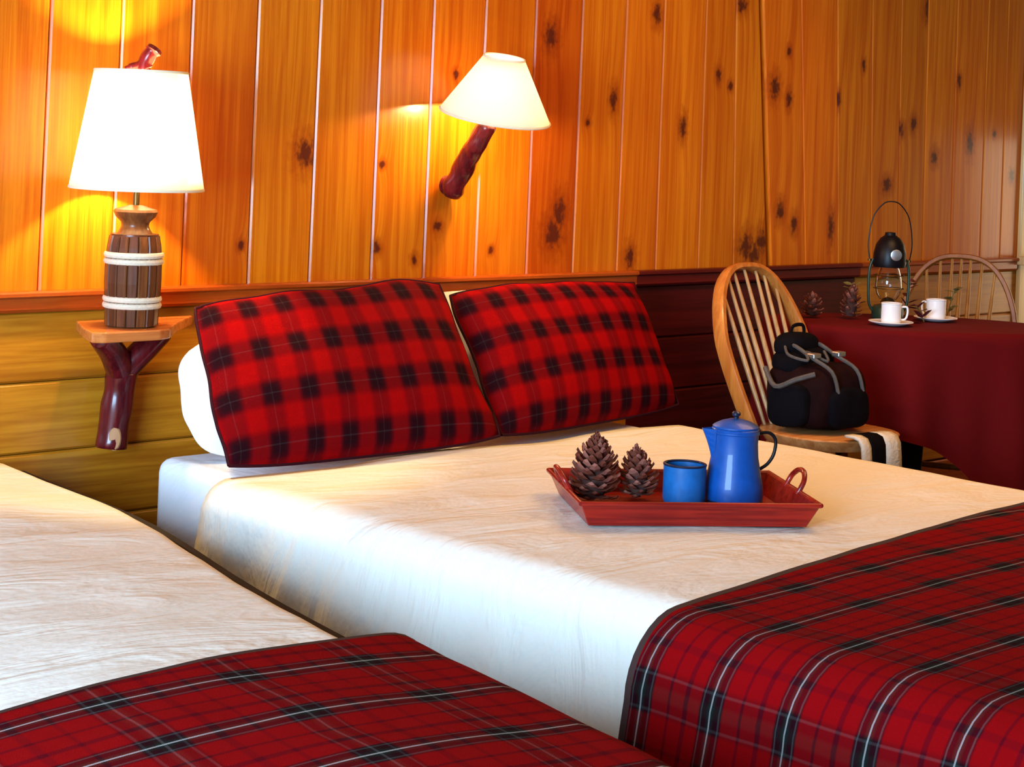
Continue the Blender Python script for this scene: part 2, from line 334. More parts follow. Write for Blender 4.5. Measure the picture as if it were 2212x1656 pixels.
# ------------------------------------------------------------------ beds
def cover(name, mat, head, foot, ztop, dropL, dropR, edgeL, edgeR, rad=.08, ny=70, amp=.004, flareL=0.0, flareR=0.0, seed=0, crown=.012, thick=.006, fold=.006, toe=0.0, headslope=None, nseg=60):
    """a spread over a bed; edgeL/edgeR(y) give the long edges, head(x) the world y where it starts"""
    V = []; UV = []; F = []; sec = []
    # cross-section samples: (u across 0..1 or None, outward, down, arc)
    L = []
    nd = 14; na = 8
    for i in range(nd): L.append(('l', i/nd, 0))
    for i in range(na): L.append(('al', i/na, 0))
    for i in range(nseg+1): L.append(('t', i/nseg, 0))
    for i in range(1, na+1): L.append(('ar', i/na, 0))
    for i in range(1, nd+1): L.append(('r', i/nd, 0))
    n = len(L)
    for j in range(ny+1):
        t = j/ny; arc = 0; prev = None; row = []
        for (k, q, _) in L:
            def pos(y):
                xl, xr = edgeL(y), edgeR(y)
                if k == 'l':
                    d = rad+(dropL-rad)*(1-q); return xl-flareL*((d-rad)/max(dropL-rad, .01)), -d
                if k == 'al':
                    a = q*math.pi/2; return xl+rad*(1-math.cos(a)), -rad*(1-math.sin(a))
                if k == 't': return lerp(xl+rad, xr-rad, q), crown*math.sin(math.pi*q)
                if k == 'ar':
                    a = q*math.pi/2; return xr-rad*(1-math.sin(a)), -rad*(1-math.cos(a))
                d = rad+(dropR-rad)*q; return xr+flareR*((d-rad)/max(dropR-rad, .01)), -d
            x0, dz = pos(head(0)); y0 = head(x0); y = lerp(y0, foot, t); x, dz = pos(y)
            p = Vector((x, y, ztop+dz)); s = Vector((x*2.0, y*5.0, seed)); 
            w_ = noise.noise(s)*amp + noise.noise(Vector((x*6+y*3, y*9-x*2, seed+4)))*amp*.6
            if k in ('t', 'al', 'ar'): p.z += w_*(1 if k == 't' else .6)
            if k in ('l', 'r', 'al', 'ar'):
                dd = min(1, max(0, -dz)/.25); o = (noise.noise(Vector((y*7, dz*1.2, seed+8)))*fold*1.6+math.sin(y*26+3*noise.noise(Vector((y*2, 0, seed))))*fold*.4)*dd
                p.x += -o if k in ('l', 'al') else o
            if prev is not None: arc += (p-prev).length
            prev = p.copy(); V.append(p); UV.append((arc, y))
    for j in range(ny):
        for i in range(n-1):
            a = j*n+i; F.append((a, a+1, a+n+1, a+n))
    o = obj(name, V, F, mat, None, True, UV)
    md = o.modifiers.new('thickness', 'SOLIDIFY'); md.thickness = thick; md.offset = 0
    return o, V, n
def edge_strip(name, V, n, mat, parent, width_rows=1, rad=.006):
    pts = [Vector(V[i]) for i in range(0, n)]
    return tube(name, pts, rad, mat, parent, 6)

# --- right bed (parallel to the wall)
RB_Z = .495
rb = tag(empty('bed', (3.48, -1.6, 0)), 'large bed beneath the wall sconce, its head against the wall', 'bed')
def rel(o, root):
    o.parent = root; o.matrix_parent_inverse = root.matrix_basis.inverted() if False else Matrix.Identity(4)
    return o
def boxr(name, lo, hi, mat, root, bev=.01, seg=2):
    L0 = root.location; return box(name, [lo[i]-L0[i] for i in range(3)], [hi[i]-L0[i] for i in range(3)], mat, root, bev, seg)
boxr('bed_base', (2.79, -2.98, .10), (4.22, -.18, .24), M_bedwood, rb)
# mattress with a rounded, slightly wrinkled fitted sheet (one closed mesh)
bm = bmesh.new(); bmesh.ops.create_cube(bm, size=1)
lo, hi = (2.735, -3.0, .242), (4.26, -.17, .487)
for v in bm.verts: v.co = Vector([(lo[i]+hi[i])/2+v.co[i]*(hi[i]-lo[i])-rb.location[i] for i in range(3)])
bmesh.ops.bevel(bm, geom=list(bm.edges), offset=.04, segments=4, affect='EDGES', profile=.5)
m = bm_obj('mattress', bm, M_sheet2, rb, True); m.data.set_sharp_from_angle(angle=math.radians(60))
me = m.data; l = me.uv_layers.new(name='UVMap')
for lp in me.loops: co = me.vertices[lp.vertex_index].co; l.data[lp.index].uv = (co.x+co.z*.7, co.y+co.z)
for x in (2.80, 4.18):
    for y in (-2.9, -.25): boxr('leg', (x-.035, y-.035, 0), (x+.035, y+.035, .10), M_bedwood, rb, .004)
sh, SV, sn = cover('bed_sheet', M_sheet, lambda x: -.60-.02*math.sin(x*9), -3.0, RB_Z+.008, .36, .40, lambda y: 2.60-.012*(y+.6), lambda y: 4.345, rad=.085, amp=.004, flareL=.05, flareR=.03, seed=1.3, crown=.004, fold=.012)
tag(sh, 'white top sheet covering the bed beneath the wall sconce', 'sheet')
bl, BV, bn = cover('plaid_blanket', M_tart_b, lambda x: -2.105+.107*(x-2.6), -3.12, RB_Z+.034, .42, .40, lambda y: 2.40-.012*(y+.6), lambda y: 4.395, rad=.13, amp=.004, flareL=.06, flareR=.05, seed=3.1, thick=.016, fold=.010, ny=60)
tag(bl, 'red tartan blanket across the foot of the bed under the tray', 'blanket')
edge_strip('binding', BV, bn, M_bind, bl, rad=.011)

# --- left bed (set at a slight angle)
AL = .177
lbE = lambda y: 2.362+AL*(y+.12)         # its right-hand edge
lbL = lambda y: lbE(y)-1.02
lbS = lambda y: lbE(y)+.06*math.exp(-((y+.75)/.5)**2)
lb = tag(empty('bed', (1.75, -1.6, 0)), 'bed in the left foreground, mostly out of the picture', 'bed')
def slab(name, lo_off, hi_off, y0, y1, z0, z1, mat, bev=.01, seg=2):
    L0 = lb.location; V = []
    for z in (z0, z1):
        for (y, off) in ((y0, lo_off), (y0, hi_off), (y1, hi_off), (y1, lo_off)):
            V.append((lbE(y)+off-L0[0], y-L0[1], z-L0[2]))
    bm = bmesh.new(); vs_ = [bm.verts.new(v) for v in V]
    for q in ((0, 1, 2, 3), (7, 6, 5, 4), (0, 4, 5, 1), (1, 5, 6, 2), (2, 6, 7, 3), (3, 7, 4, 0)): bm.faces.new([vs_[i] for i in q])
    if bev: bmesh.ops.bevel(bm, geom=list(bm.edges), offset=bev, segments=seg, affect='EDGES', profile=.5)
    return bm_obj(name, bm, mat, lb, False)
slab('bed_base', -1.0, -.02, -.15, -2.95, .10, .25, M_bedwood)
slab('mattress', -.99, -.03, -.13, -2.95, .252, .478, M_sheet2, .045, 4)
V = []; L0 = lb.location; NN = 24
for j in range(NN+1):
    y = lerp(-.10, -2.9, j/NN)
    for (o_, z_) in ((.008, .24), (.034, .24), (.034, .466), (.030, .470), (.012, .470), (.008, .466)): V.append((lbS(y)+o_-L0[0], y-L0[1], z_))
F = [(j*6+i, j*6+(i+1) % 6, j*6+6+(i+1) % 6, j*6+6+i) for j in range(NN) for i in range(6)]+[tuple(range(6)), tuple(reversed(range(NN*6, NN*6+6)))]
obj('side_rail', V, F, M_bedwood, lb)
for y in (-.3, -2.8):
    for off in (-.95, -.08): slab('leg', off, off+.07, y, y-.07, 0, .099, M_bedwood, .004)
sl, _, _ = cover('bed_sheet', M_sheet, lambda x: -.105, -2.95, RB_Z, .10, .09, lbL, lbS, rad=.05, amp=.005, seed=7.7, fold=.003, crown=.02)
tag(sl, 'white top sheet on the left foreground bed', 'sheet')
bl2, BV2, bn2 = cover('plaid_blanket', M_tart_b2, lambda x: -1.950-.075*(2.0-min(x, 2.0)), -3.05, RB_Z+.032, .30, .34, lambda y: lbL(y)-.06, lambda y: lbE(y)+.085, rad=.11, amp=.005, seed=9.2, thick=.016, fold=.010, flareR=.06, crown=.03)
tag(bl2, 'red tartan blanket across the foot of the left foreground bed', 'blanket')
edge_strip('binding', BV2, bn2, M_bind, bl2, rad=.010)

# ------------------------------------------------------------------ pillows
def pillow(name, BL, BR, TR, TL, front, back, mat, n=30, round_=.0, seed=0, piping=False):
    BL, BR, TR, TL = map(Vector, (BL, BR, TR, TL)); nrm = ((BR-BL).cross(TL-BL)).normalized()   # towards the room
    if nrm.y > 0: nrm = -nrm
    V = []; UV = []; F = []; W_ = (BR-BL).length; H_ = (TL-BL).length
    for side, bul in ((1, front), (-1, back)):
        for j in range(n+1):
            for i in range(n+1):
                u = i/n; v = j/n
                uu = 2*u-1; vv = 2*v-1
                # edges draw in between the corners
                ue = uu*(1-round_*(vv**4)*.5-.035*(1-vv*vv)*abs(uu)**3 ); ve = vv*(1-round_*(uu**4)*.5+.03*(1-uu**4)*abs(vv)**3)
                a = (ue+1)/2; b = (ve+1)/2
                p = BL.lerp(BR, a).lerp(TL.lerp(TR, a), b)
                h = (max(0, 1-abs(uu)**2.6)*max(0, 1-abs(vv)**2.6))**.55
                wv = noise.noise(Vector((u*3.3, v*3.3, seed)))*.012*h+noise.noise(Vector((u*9, v*7, seed+3)))*.004*h
                p = p+nrm*side*(h*bul+wv+.002)+(TL-BL).normalized()*noise.noise(Vector((u*4.5, seed*1.7, 0)))*.016*max(0, vv)**2+(BR-BL).normalized()*noise.noise(Vector((v*4, seed*2.3, 5)))*.012*uu*uu
                V.append(p); UV.append((a*W_, b*H_))
    m_ = (n+1)*(n+1)
    for j in range(n):
        for i in range(n):
            a = j*(n+1)+i; F.append((a, a+1, a+n+2, a+n+1)); F.append((m_+a, m_+a+n+1, m_+a+n+2, m_+a+1))
    bd = [i for i in range(n+1)]+[j*(n+1)+n for j in range(1, n+1)]+[n*(n+1)+i for i in range(n-1, -1, -1)]+[j*(n+1) for j in range(n-1, 0, -1)]
    for k in range(len(bd)):
        a, b = bd[k], bd[(k+1) % len(bd)]; F.append((b, a, m_+a, m_+b))
    o = obj(name, V, F, mat, None, True, UV)
    if piping:
        ring = [(V[i]+V[m_+i])/2 for i in bd]; tube('piping', ring+ring[:1], .0045, M_pipe, o, 6)
    return o
M_pipe = plain('black_piping', (.030, .002, .005), .8, spec=.1)
p1 = tag(pillow('white_pillow', (2.735, -.35, .49), (3.52, -.34, .50), (3.52, -.15, .84), (2.77, -.15, .77), .07, .05, M_pillow, round_=.34, seed=2), 'white pillow peeking out left of the plaid pillow', 'pillow')
p2 = tag(pillow('white_pillow', (3.60, -.33, .50), (4.34, -.33, .50), (4.34, -.14, .84), (3.60, -.14, .885), .06, .05, M_pillow, round_=.14, seed=5), 'white pillow hidden behind the plaid pillow on the right', 'pillow')
s1 = tag(pillow('plaid_pillow', (2.655, -.585, .526), (3.56, -.600, .526), (3.60, -.285, .925), (2.745, -.30, .880), .075, .045, M_tart_p, seed=8, round_=.07, piping=True), 'red tartan pillow nearest the lamp shelf', 'pillow', 'tartan pillows')
s2 = tag(pillow('plaid_pillow', (3.56, -.585, .526), (4.47, -.44, .526), (4.425, -.265, .90), (3.625, -.27, .885), .075, .045, M_tart_p, seed=12, round_=.06, piping=True), 'red tartan pillow below the wall sconce, farther from the lamp', 'pillow', 'tartan pillows')

# ------------------------------------------------------------------ shelf and table lamp
shelf = tag(empty('wall_shelf', (2.72, 0, .80)), 'small wooden wall shelf on a forked branch bracket', 'shelf')
SZ = .826
def polyslab(name, pts, z0, z1, mat, parent, L0, bev=.004):
    bm = bmesh.new(); a = [bm.verts.new((x-L0[0], y-L0[1], z0-L0[2])) for x, y in pts]; f = bm.faces.new(a)
    r = bmesh.ops.extrude_face_region(bm, geom=[f]); 
    for g in r['geom']:
        if isinstance(g, bmesh.types.BMVert): g.co.z += z1-z0
    bmesh.ops.recalc_face_normals(bm, faces=bm.faces)
    if bev: bmesh.ops.bevel(bm, geom=list(bm.edges), offset=bev, segments=2, affect='EDGES', profile=.5)
    return bm_obj(name, bm, mat, parent)
polyslab('board', [(2.575, -.036), (2.50, -.20), (2.475, -.275), (2.505, -.292), (2.66, -.292), (2.70, -.275), (2.80, -.16), (2.93, -.036)], SZ-.026, SZ, M_shelf, shelf, shelf.location)
L0 = Vector(shelf.location)
trunk = smooth_path([(2.684, -.052, .495), (2.690, -.052, .56), (2.700, -.055, .64), (2.702, -.062, .695)])
armL = smooth_path([(2.700, -.062, .69), (2.655, -.09, .745), (2.590, -.13, .797)]); armR = smooth_path([(2.700, -.062, .69), (2.745, -.085, .745), (2.795, -.10, .797)])
nT = len(trunk); nA = len(armL)
g = merge_geo([tube_geo([p-L0 for p in trunk], [.041+.001*math.sin(i*.9) for i in range(nT)], 16, .06), tube_geo([p-L0 for p in armL], [lerp(.038, .032, i/(nA-1)) for i in range(nA)], 16, .06), tube_geo([p-L0 for p in armR], [lerp(.038, .030, i/(nA-1)) for i in range(nA)], 16, .06)])
br = obj('branch_bracket', g[0], g[1], M_branch, shelf, True); br['label'] = 'dark red forked branch'
cut = lathe('cut_face', [(0, -.005), (.014, -.004), (.017, 0)], M_cut, shelf, 14, (0, 0, 0)); cut.location = Vector((2.672, -.0855, .525))-L0; cut.rotation_euler = (math.radians(-92), 0, math.radians(-30)); cut.scale = (1, 1.9, 1); cut['label'] = 'pale bare patch on the branch'

lamp = tag(empty('table_lamp', (2.640, -.19, SZ)), 'barrel-shaped table lamp with a glowing white shade on the shelf', 'lamp')
NS = 16
prof = [(.0665, .004), (.069, .06), (.0715, .11), (.071, .16), (.068, .20), (.063, .228)]
for s in range(NS):
    a0 = 2*math.pi*s/NS+.012; a1 = 2*math.pi*(s+1)/NS-.012
    V = []; F = []; n = 4
    for (r_, z_) in prof:
        for (rr, q) in ((r_-.012, 0), (r_-.0025, 0), (r_, .12), (r_, .88), (r_-.0025, 1), (r_-.012, 1)):
            a = lerp(a0, a1, q); V.append((rr*math.cos(a), rr*math.sin(a), z_))
    for j in range(len(prof)-1):
        for i in range(6): F.append((j*6+i, j*6+(i+1) % 6, j*6+6+(i+1) % 6, j*6+6+i))
    F += [tuple(reversed(range(6))), tuple(range(30, 36))]
    obj('stave', V, F, M_stave1 if s % 2 else M_stave2, lamp)
lathe('barrel_base', [(.058, 0), (.060, .003), (.052, .006), (.052, .222), (.060, .226), (.060, .232), (.0, .234)], M_stave2, lamp, 32)
for z_, r_ in ((.062, .0695), (.172, .0705)):
    for dz in (-.008, .008):
        ring = [(r_+.0055*math.cos(t)-.001, z_+dz+.0075*math.sin(t)) for t in [2*math.pi*k/8 for k in range(9)]]
        b_ = lathe('band', ring, M_band, lamp, 40, cap=False); b_['label'] = 'pale rope band'
lathe('neck', [(.046, .232), (.040, .240), (.034, .252), (.036, .262), (.050, .276), (.055, .288), (.052, .294), (.030, .300), (.018, .304), (0, .305)], M_stave1, lamp, 32)
lathe('stem', [(.0085, .300), (.0085, .352), (.013, .354), (.013, .398), (.009, .402), (0, .402)], M_brass, lamp, 16)
lathe('bulb', [(.010, .400), (.014, .412), (.026, .432), (.030, .452), (.026, .472), (.014, .484), (0, .487)], M_bulb, lamp, 20)
def shade(name, r0, z0, r1, z1, parent):
    o = lathe(name, [(lerp(r0, r1, i/6), lerp(z0, z1, i/6)) for i in range(7)], M_shade, parent, 48, cap=False)
    md = o.modifiers.new('thickness', 'SOLIDIFY'); md.thickness = .0015; md.offset = -1
    for (r_, z_) in ((r0, z0), (r1, z1)):
        lathe('shade_trim', [(r_-.001+.0028*math.cos(t), z_+.004*math.sin(t)) for t in [2*math.pi*k/6 for k in range(7)]], M_shadetrim, o, 48, cap=False)
    return o
M_shadetrim = plain('shade_trim_cream', (.80, .68, .45), .7)
shade('lamp_shade', .168, .347, .117, .640, lamp)
# harp and finial
for s in (-1, 1):
    tube('harp', smooth_path([(s*.012, 0, .400), (s*.05, 0, .45), (s*.055, 0, .54), (s*.02, 0, .632), (0, 0, .640)]), .0022, M_brass, lamp, 6)
for k in range(3):
    a = 2*math.pi*k/3+.4; tube('spider_arm', [(0, 0, .641), (.1165*math.cos(a), .1165*math.sin(a), .638)], .002, M_brass, lamp, 6)
fb = tube('finial', smooth_path([(.010, -.006, .640), (.006, -.004, .662), (.022, -.010, .690), (.030, -.012, .702)]), [.013]*3+[.020]*10+[.024, .022, .022, .021, .020, .014][:6], M_branch, lamp, 12, .3)
fw = tube('finial_twig', smooth_path([(.006, -.004, .660), (-.018, .010, .652), (-.034, .020, .644)]), [.014]*4+[.012]*5+[.009]*4, M_branch, fb, 10, .3)
def point(name, loc, power, col, rad, parent):
    d = bpy.data.lights.new(name, 'POINT'); d.energy = power; d.color = col; d.shadow_soft_size = rad
    o = bpy.data.objects.new(name, d); COL.objects.link(o); o.location = loc; o.parent = parent; return o
LAMPCOL = (1.0, .74, .33)
point('lamp_light', (0, 0, .515), 64, LAMPCOL, .03, lamp)

# ------------------------------------------------------------------ wall sconce
sc = tag(empty('wall_sconce', (3.855, 0, 1.18)), 'branch wall sconce with a tilted glowing white shade', 'lamp')
L0 = Vector(sc.location)
arm = smooth_path([(3.851, -.030, 1.158), (3.851, -.050, 1.20), (3.846, -.100, 1.265), (3.842, -.150, 1.325), (3.850, -.185, 1.385)])
nA = len(arm)
ar = tube('branch_arm', [p-L0 for p in arm], [.024, .028, .031]+[.0345-.0003*i for i in range(nA-4)]+[.022], M_branch, sc, 16, .18); ar['label'] = 'dark red polished branch'
lathe('back_plate', [(.030, 0), (.030, .008), (.022, .012), (0, .013)], M_branch, sc, 20).rotation_euler = (math.radians(90), 0, 0)
sc.children[-1].location = (-.004, -.0005, -.01)
RS = Matrix.Rotation(math.radians(7), 3, fwd) @ Matrix.Rotation(math.radians(10), 3, rgt)
ss = shade('sconce_shade', .166, -.010, .062, .165, sc)
ss.location = Vector((3.862, -.196, 1.405))-L0; ss.rotation_euler = RS.to_euler()
bu = lathe('bulb', [(.010, 0), (.014, .010), (.025, .030), (.028, .048), (.024, .066), (.012, .078), (0, .080)], M_bulb, sc, 20); bu.location = Vector((3.856, -.192, 1.405))-L0; bu.rotation_euler = RS.to_euler()
lathe('socket', [(.016, 0), (.016, .036), (.012, .040), (0, .040)], M_brass, sc, 16).location = Vector((3.853, -.189, 1.368))-L0
point('sconce_light', Vector((3.862, -.196, 1.435))-L0, 84, LAMPCOL, .03, sc)

# ------------------------------------------------------------------ tray with pine cones, mug and coffee pot
TZ = .513
td = Vector((.824, -.567, 0)).normalized(); tang = math.atan2(td.y, td.x)
TC = Vector((3.290, -1.465, TZ))
tray = tag(empty('serving_tray', TC, tang), 'red wooden serving tray with flared sides on the bed', 'tray')
bx_, by_, rx_, ry_, hh = .246, .172, .268, .196, .052
box('base', (-bx_, -by_, 0), (bx_, by_, .008), M_tray, tray, .002)
def panel(name, a, b, c, d, th, parent, mat):
    a, b, c, d = map(Vector, (a, b, c, d)); nrm = (b-a).cross(d-a).normalized()*th
    V = [a, b, c, d, a+nrm, b+nrm, c+nrm, d+nrm]
    bm = bmesh.new(); v = [bm.verts.new(p) for p in V]
    for q in ((3, 2, 1, 0), (4, 5, 6, 7), (0, 1, 5, 4), (1, 2, 6, 5), (2, 3, 7, 6), (3, 0, 4, 7)): bm.faces.new([v[i] for i in q])
    bmesh.ops.recalc_face_normals(bm, faces=bm.faces); bmesh.ops.bevel(bm, geom=list(bm.edges), offset=.002, segments=1, affect='EDGES', profile=.5)
    return bm_obj(name, bm, mat, parent)
z0 = .002
cb = [(-bx_, -by_), (bx_, -by_), (bx_, by_), (-bx_, by_)]; ct = [(-rx_, -ry_), (rx_, -ry_), (rx_, ry_), (-rx_, ry_)]
for k in range(4):
    k2 = (k+1) % 4
    panel('side_panel', (*cb[k], z0), (*cb[k2], z0), (*ct[k2], hh), (*ct[k], hh), -.007, tray, M_tray)
for k in range(4):
    k2 = (k+1) % 4; tube('rim', [(*ct[k], hh), (*ct[k2], hh)], .0055, M_tray, tray, 8)
for s in (-1, 1):
    tube('handle', smooth_path([(s*.262, -.045, hh-.004), (s*.276, -.044, hh+.022), (s*.284, -.024, hh+.038), (s*.286, 0, hh+.042), (s*.284, .024, hh+.038), (s*.276, .044, hh+.022), (s*.262, .045, hh-.004)], 4), .0062, M_tray, tray, 8)
def T(d, s, z=0): return TC+td*d+Vector((-td.y, td.x, 0))*s+Vector((0, 0, z))
IZ = .0095
# pine cones: every scale a piece of its own, sharing one mesh
def scale_mesh():
    bm = bmesh.new()
    prof = [(0, 0, .25, .05), (.45, .04, .55, .06), (.8, .14, .62, .09), (1.0, .30, .34, .10)]
    rings = []
    for (x, z, wd, th) in prof:
        rings.append([bm.verts.new((x, -wd/2, z)), bm.verts.new((x, 0, z+th)), bm.verts.new((x, wd/2, z)), bm.verts.new((x, 0, z-th*.7))])
    for a, b in zip(rings, rings[1:]):
        for i in range(4): bm.faces.new((a[i], a[(i+1) % 4], b[(i+1) % 4], b[i]))
    bm.faces.new(rings[-1]); bm.faces.new(list(reversed(rings[0])))
    bmesh.ops.recalc_face_normals(bm, faces=bm.faces)
    me = bpy.data.meshes.new('scale'); bm.to_mesh(me); bm.free(); return me
SC1 = scale_mesh(); SC1.materials.append(M_cone); SC2 = scale_mesh(); SC2.materials.append(M_cone2)
def pine_cone(loc, rad, h, count, tilt, label, group, name='pine_cone'):
    c = tag(empty(name, loc), label, 'pine cone', group); c.rotation_euler = tilt
    lathe('core', [(0, .006), (rad*.35, h*.06), (rad*.45, h*.3), (rad*.32, h*.65), (rad*.12, h*.92), (0, h*.96)], M_conec, c, 12)
    for i in range(count):
        t = (i+.5)/count; a = i*2.39996; z = h*(.05+.90*t); prof = math.sin(math.pi*(.34+.63*t))**1.0
        L = rad*max(.22, prof)*.92
        o = bpy.data.objects.new('scale', SC1 if random.random() < .62 else SC2); COL.objects.link(o); o.parent = c
        o.location = (0, 0, z-.02*rad); o.rotation_euler = (random.uniform(-.15, .15), -lerp(-.15, 1.0, t)+random.uniform(-.1, .1), a)
        o.scale = (L*random.uniform(.9, 1.08), L*random.uniform(.62, .85), L*.8)
    return c
pine_cone(T(-.190, .045, IZ+.004), .065, .158, 120, (math.radians(4), math.radians(-5), .3), 'larger brown pine cone standing at the left end of the tray', 'pine cones on the tray')
pine_cone(T(-.078, .072, IZ+.004), .052, .122, 100, (math.radians(-3), math.radians(5), 1.3), 'smaller brown pine cone between the big cone and the blue mug', 'pine cones on the tray')
# mug
def mug(name, loc, r, h, mat, rim, label, cat, group=None, hang=0.0, parent=None, inside=None, rz=0):
    m_ = tag(empty(name, loc, rz), label, cat, group)
    lathe('body', [(r*.90, 0), (r*.97, .004), (r, h*.15), (r, h), (r-.0035, h), (r-.0035, .008), (0, .007)], mat, m_, 36)
    lathe('rim', [(r-.0018+.0032*math.cos(t), h+.003*math.sin(t)) for t in [2*math.pi*k/8 for k in range(9)]], rim, m_, 36, cap=False)
    tube('handle', smooth_path([(r-.003, 0, h*.82), (r+.5*h*.55, 0, h*.84), (r+.5*h*.62, 0, h*.5), (r+.4*h*.5, 0, h*.24), (r-.003, 0, h*.2)], 5), .1*h*.55, mat, m_, 8)
    if inside: lathe('drink', [(r-.004, h*.82), (0, h*.82)], inside, m_, 24, cap=False)
    return m_
mug('enamel_mug', T(.020, .040, IZ), .049, .088, M_blue2, M_rimblk, 'blue enamel mug with a dark rim on the tray', 'mug', rz=tang+math.radians(70))
pot = tag(empty('coffee_pot', T(.143, .062, IZ), tang), 'tall blue enamel coffee pot with lid on the tray', 'coffee pot')
lathe('body', [(.060, 0), (.067, .004), (.0690, .014), (.067, .040), (.060, .075), (.0545, .105), (.0525, .135), (.0535, .160), (.0550, .168), (.0525, .170), (.050, .162), (0, .160)], M_blue, pot, 44)
ld = lathe('lid', [(.0535, .1705), (.0535, .174), (.048, .178), (.034, .185), (.016, .190), (0, .1915)], M_blue, pot, 40)
lathe('knob', [(.005, .189), (.005, .195), (.010, .199), (.010, .204), (.006, .208), (0, .209)], M_rimblk, ld, 16)
lathe('base_ring', [(.066+.0028*math.cos(t), .004+.003*math.sin(t)) for t in [2*math.pi*k/8 for k in range(9)]], M_rimblk, pot, 40, cap=False)
# spout: a folded lip on the left
V = []; F = []
for j in range(7):
    t = j/6; z = lerp(.085, .168, t); out = .052+.026*t**1.6; wd = lerp(.004, .020, t)
    for (x, y) in ((-.050, -wd), (-out, -.0015-wd*.1), (-out, .0015+wd*.1), (-.050, wd)): V.append((x, y, z))
for j in range(6):
    for i in range(3): F.append((j*4+i, j*4+i+1, j*4+i+5, j*4+i+4))
so = obj('spout', V, F, M_blue, pot); md = so.modifiers.new('thickness', 'SOLIDIFY'); md.thickness = .002
tube('handle', smooth_path([(.050, 0, .155), (.078, 0, .160), (.096, 0, .144), (.094, 0, .112), (.080, 0, .088), (.060, 0, .074)], 5), [.0042]*26, M_black, pot, 8)
lathe('collar', [(.0540+.0022*math.cos(t), .160+.003*math.sin(t)) for t in [2*math.pi*k/8 for k in range(9)]], M_blue, pot, 40, cap=False)

# ------------------------------------------------------------------ bow-back chairs
def arch_pts(n=40, w0=.165, w1=.205, h=.50, y0=.165, lean=.30):
    P = []
    for i in range(n+1):
        t = i/n; a = math.pi*(1-t)
        # superellipse arch
        c_, s_ = math.cos(a), math.sin(a); x = math.copysign(abs(c_)**.75, c_); z = abs(s_)**.82
        wd = lerp(w0, w1, min(1, z/.55)); P.append(Vector((x*wd, y0+lean*h*z, h*z)))
    return P
def bow_sweep(P, half_t, half_d, nrm):
    V = []; F = []; n = len(P)
    for i, p in enumerate(P):
        t = (P[min(i+1, n-1)]-P[max(i-1, 0)]).normalized(); q = t.cross(nrm).normalized()
        for k in range(8):
            a = 2*math.pi*k/8+math.pi/8; c_, s_ = math.cos(a), math.sin(a)
            V.append(p+q*half_t*1.08*math.copysign(abs(c_)**.6, c_)+nrm*half_d*1.08*math.copysign(abs(s_)**.6, s_))
    for i in range(n-1):
        for k in range(8): F.append((i*8+k, i*8+(k+1) % 8, i*8+8+(k+1) % 8, i*8+8+k))
    F += [tuple(reversed(range(8))), tuple(range((n-1)*8, n*8))]
    return V, F
def bow_chair(loc, rz, seat_z, label, group, mats, half_t=.010, half_d=.019, nsp=7, **kw):
    mb, msp, mst = mats
    c = tag(empty('bow_back_chair', loc, rz), label, 'chair', group)
    # seat: rounded shield with a bevelled lip
    bm = bmesh.new(); vs_ = []
    for k in range(36):
        a = 2*math.pi*k/36; x = .215*math.copysign(abs(math.cos(a))**.8, math.cos(a)); y = .205*math.copysign(abs(math.sin(a))**.8, math.sin(a))
        if y > 0: x *= 1-.14*(y/.205)
        vs_.append(bm.verts.new((x, y, seat_z-.036)))
    f = bm.faces.new(vs_); r = bmesh.ops.extrude_face_region(bm, geom=[f]); tv = [g for g in r['geom'] if isinstance(g, bmesh.types.BMVert)]
    for v in tv: v.co.z += .036
    for v in vs_: v.co.x *= .9; v.co.y *= .9
    te = [e for e in bm.edges if all(abs(v.co.z-seat_z) < 1e-5 for v in e.verts)]
    bmesh.ops.bevel(bm, geom=te, offset=.008, segments=3, affect='EDGES', profile=.5)
    s = bm_obj('seat', bm, mst, c, True); s.data.set_sharp_from_angle(angle=math.radians(50))
    P = arch_pts(**kw); up3 = Vector((0, 0, seat_z-.012)); lean = kw.get('lean', .30)
    nrm = Vector((0, 1, -lean)).normalized()
    V, F = bow_sweep([p+up3 for p in P], half_t, half_d, nrm); b = obj('bow', V, F, mb, c, True); b.data.set_sharp_from_angle(angle=math.radians(45))
    for k in range(nsp):
        u = (k+1)/(nsp+1)*2-1; base = Vector((u*.135, .165+.0*abs(u), seat_z-.006)); 
        # where the spindle meets the bow
        tx = u*.175; best = min((p for p in P if p.z > .12), key=lambda p: abs(p.x-tx)+(.0 if p.z > .2 else .1)); top = best+up3
        mid = base.lerp(top, .45)
        pts = [base.lerp(top, t) for t in (0, .2, .45, .7, 1)]; tube('spindle', pts, [.0055, .0075, .0085, .007, .005], msp, c, 8)
    feet = {}
    for sx in (-1, 1):
        for sy in (-1, 1):
            top = Vector((sx*.125, sy*.115, seat_z-.03)); bot = Vector((sx*.19, sy*.195, 0)); feet[(sx, sy)] = (top, bot)
            pts = [top.lerp(bot, t) for t in (0, .15, .35, .4, .45, .7, 1)]; tube('leg', pts, [.014, .018, .020, .015, .019, .017, .011], mb, c, 10)
    mids = []
    for sx in (-1, 1):
        a = feet[(sx, -1)][0].lerp(feet[(sx, -1)][1], .58); b_ = feet[(sx, 1)][0].lerp(feet[(sx, 1)][1], .58); tube('stretcher', [a, a.lerp(b_, .5), b_], [.008, .012, .008], mb, c, 8); mids.append(a.lerp(b_, .5))
    tube('stretcher', [mids[0], mids[0].lerp(mids[1], .5), mids[1]], [.008, .012, .008], mb, c, 8)
    return c
CH = Vector((4.805, -.748, 0)); CR = math.radians(-2)
bow_chair(CH, CR, .47, 'honey bow-back chair holding a dark bag beside the bed', 'bow-back wooden chairs', (M_chair, M_spin, M_seat), half_t=.011, half_d=.024, h=.485, w0=.165, w1=.215, lean=.42)
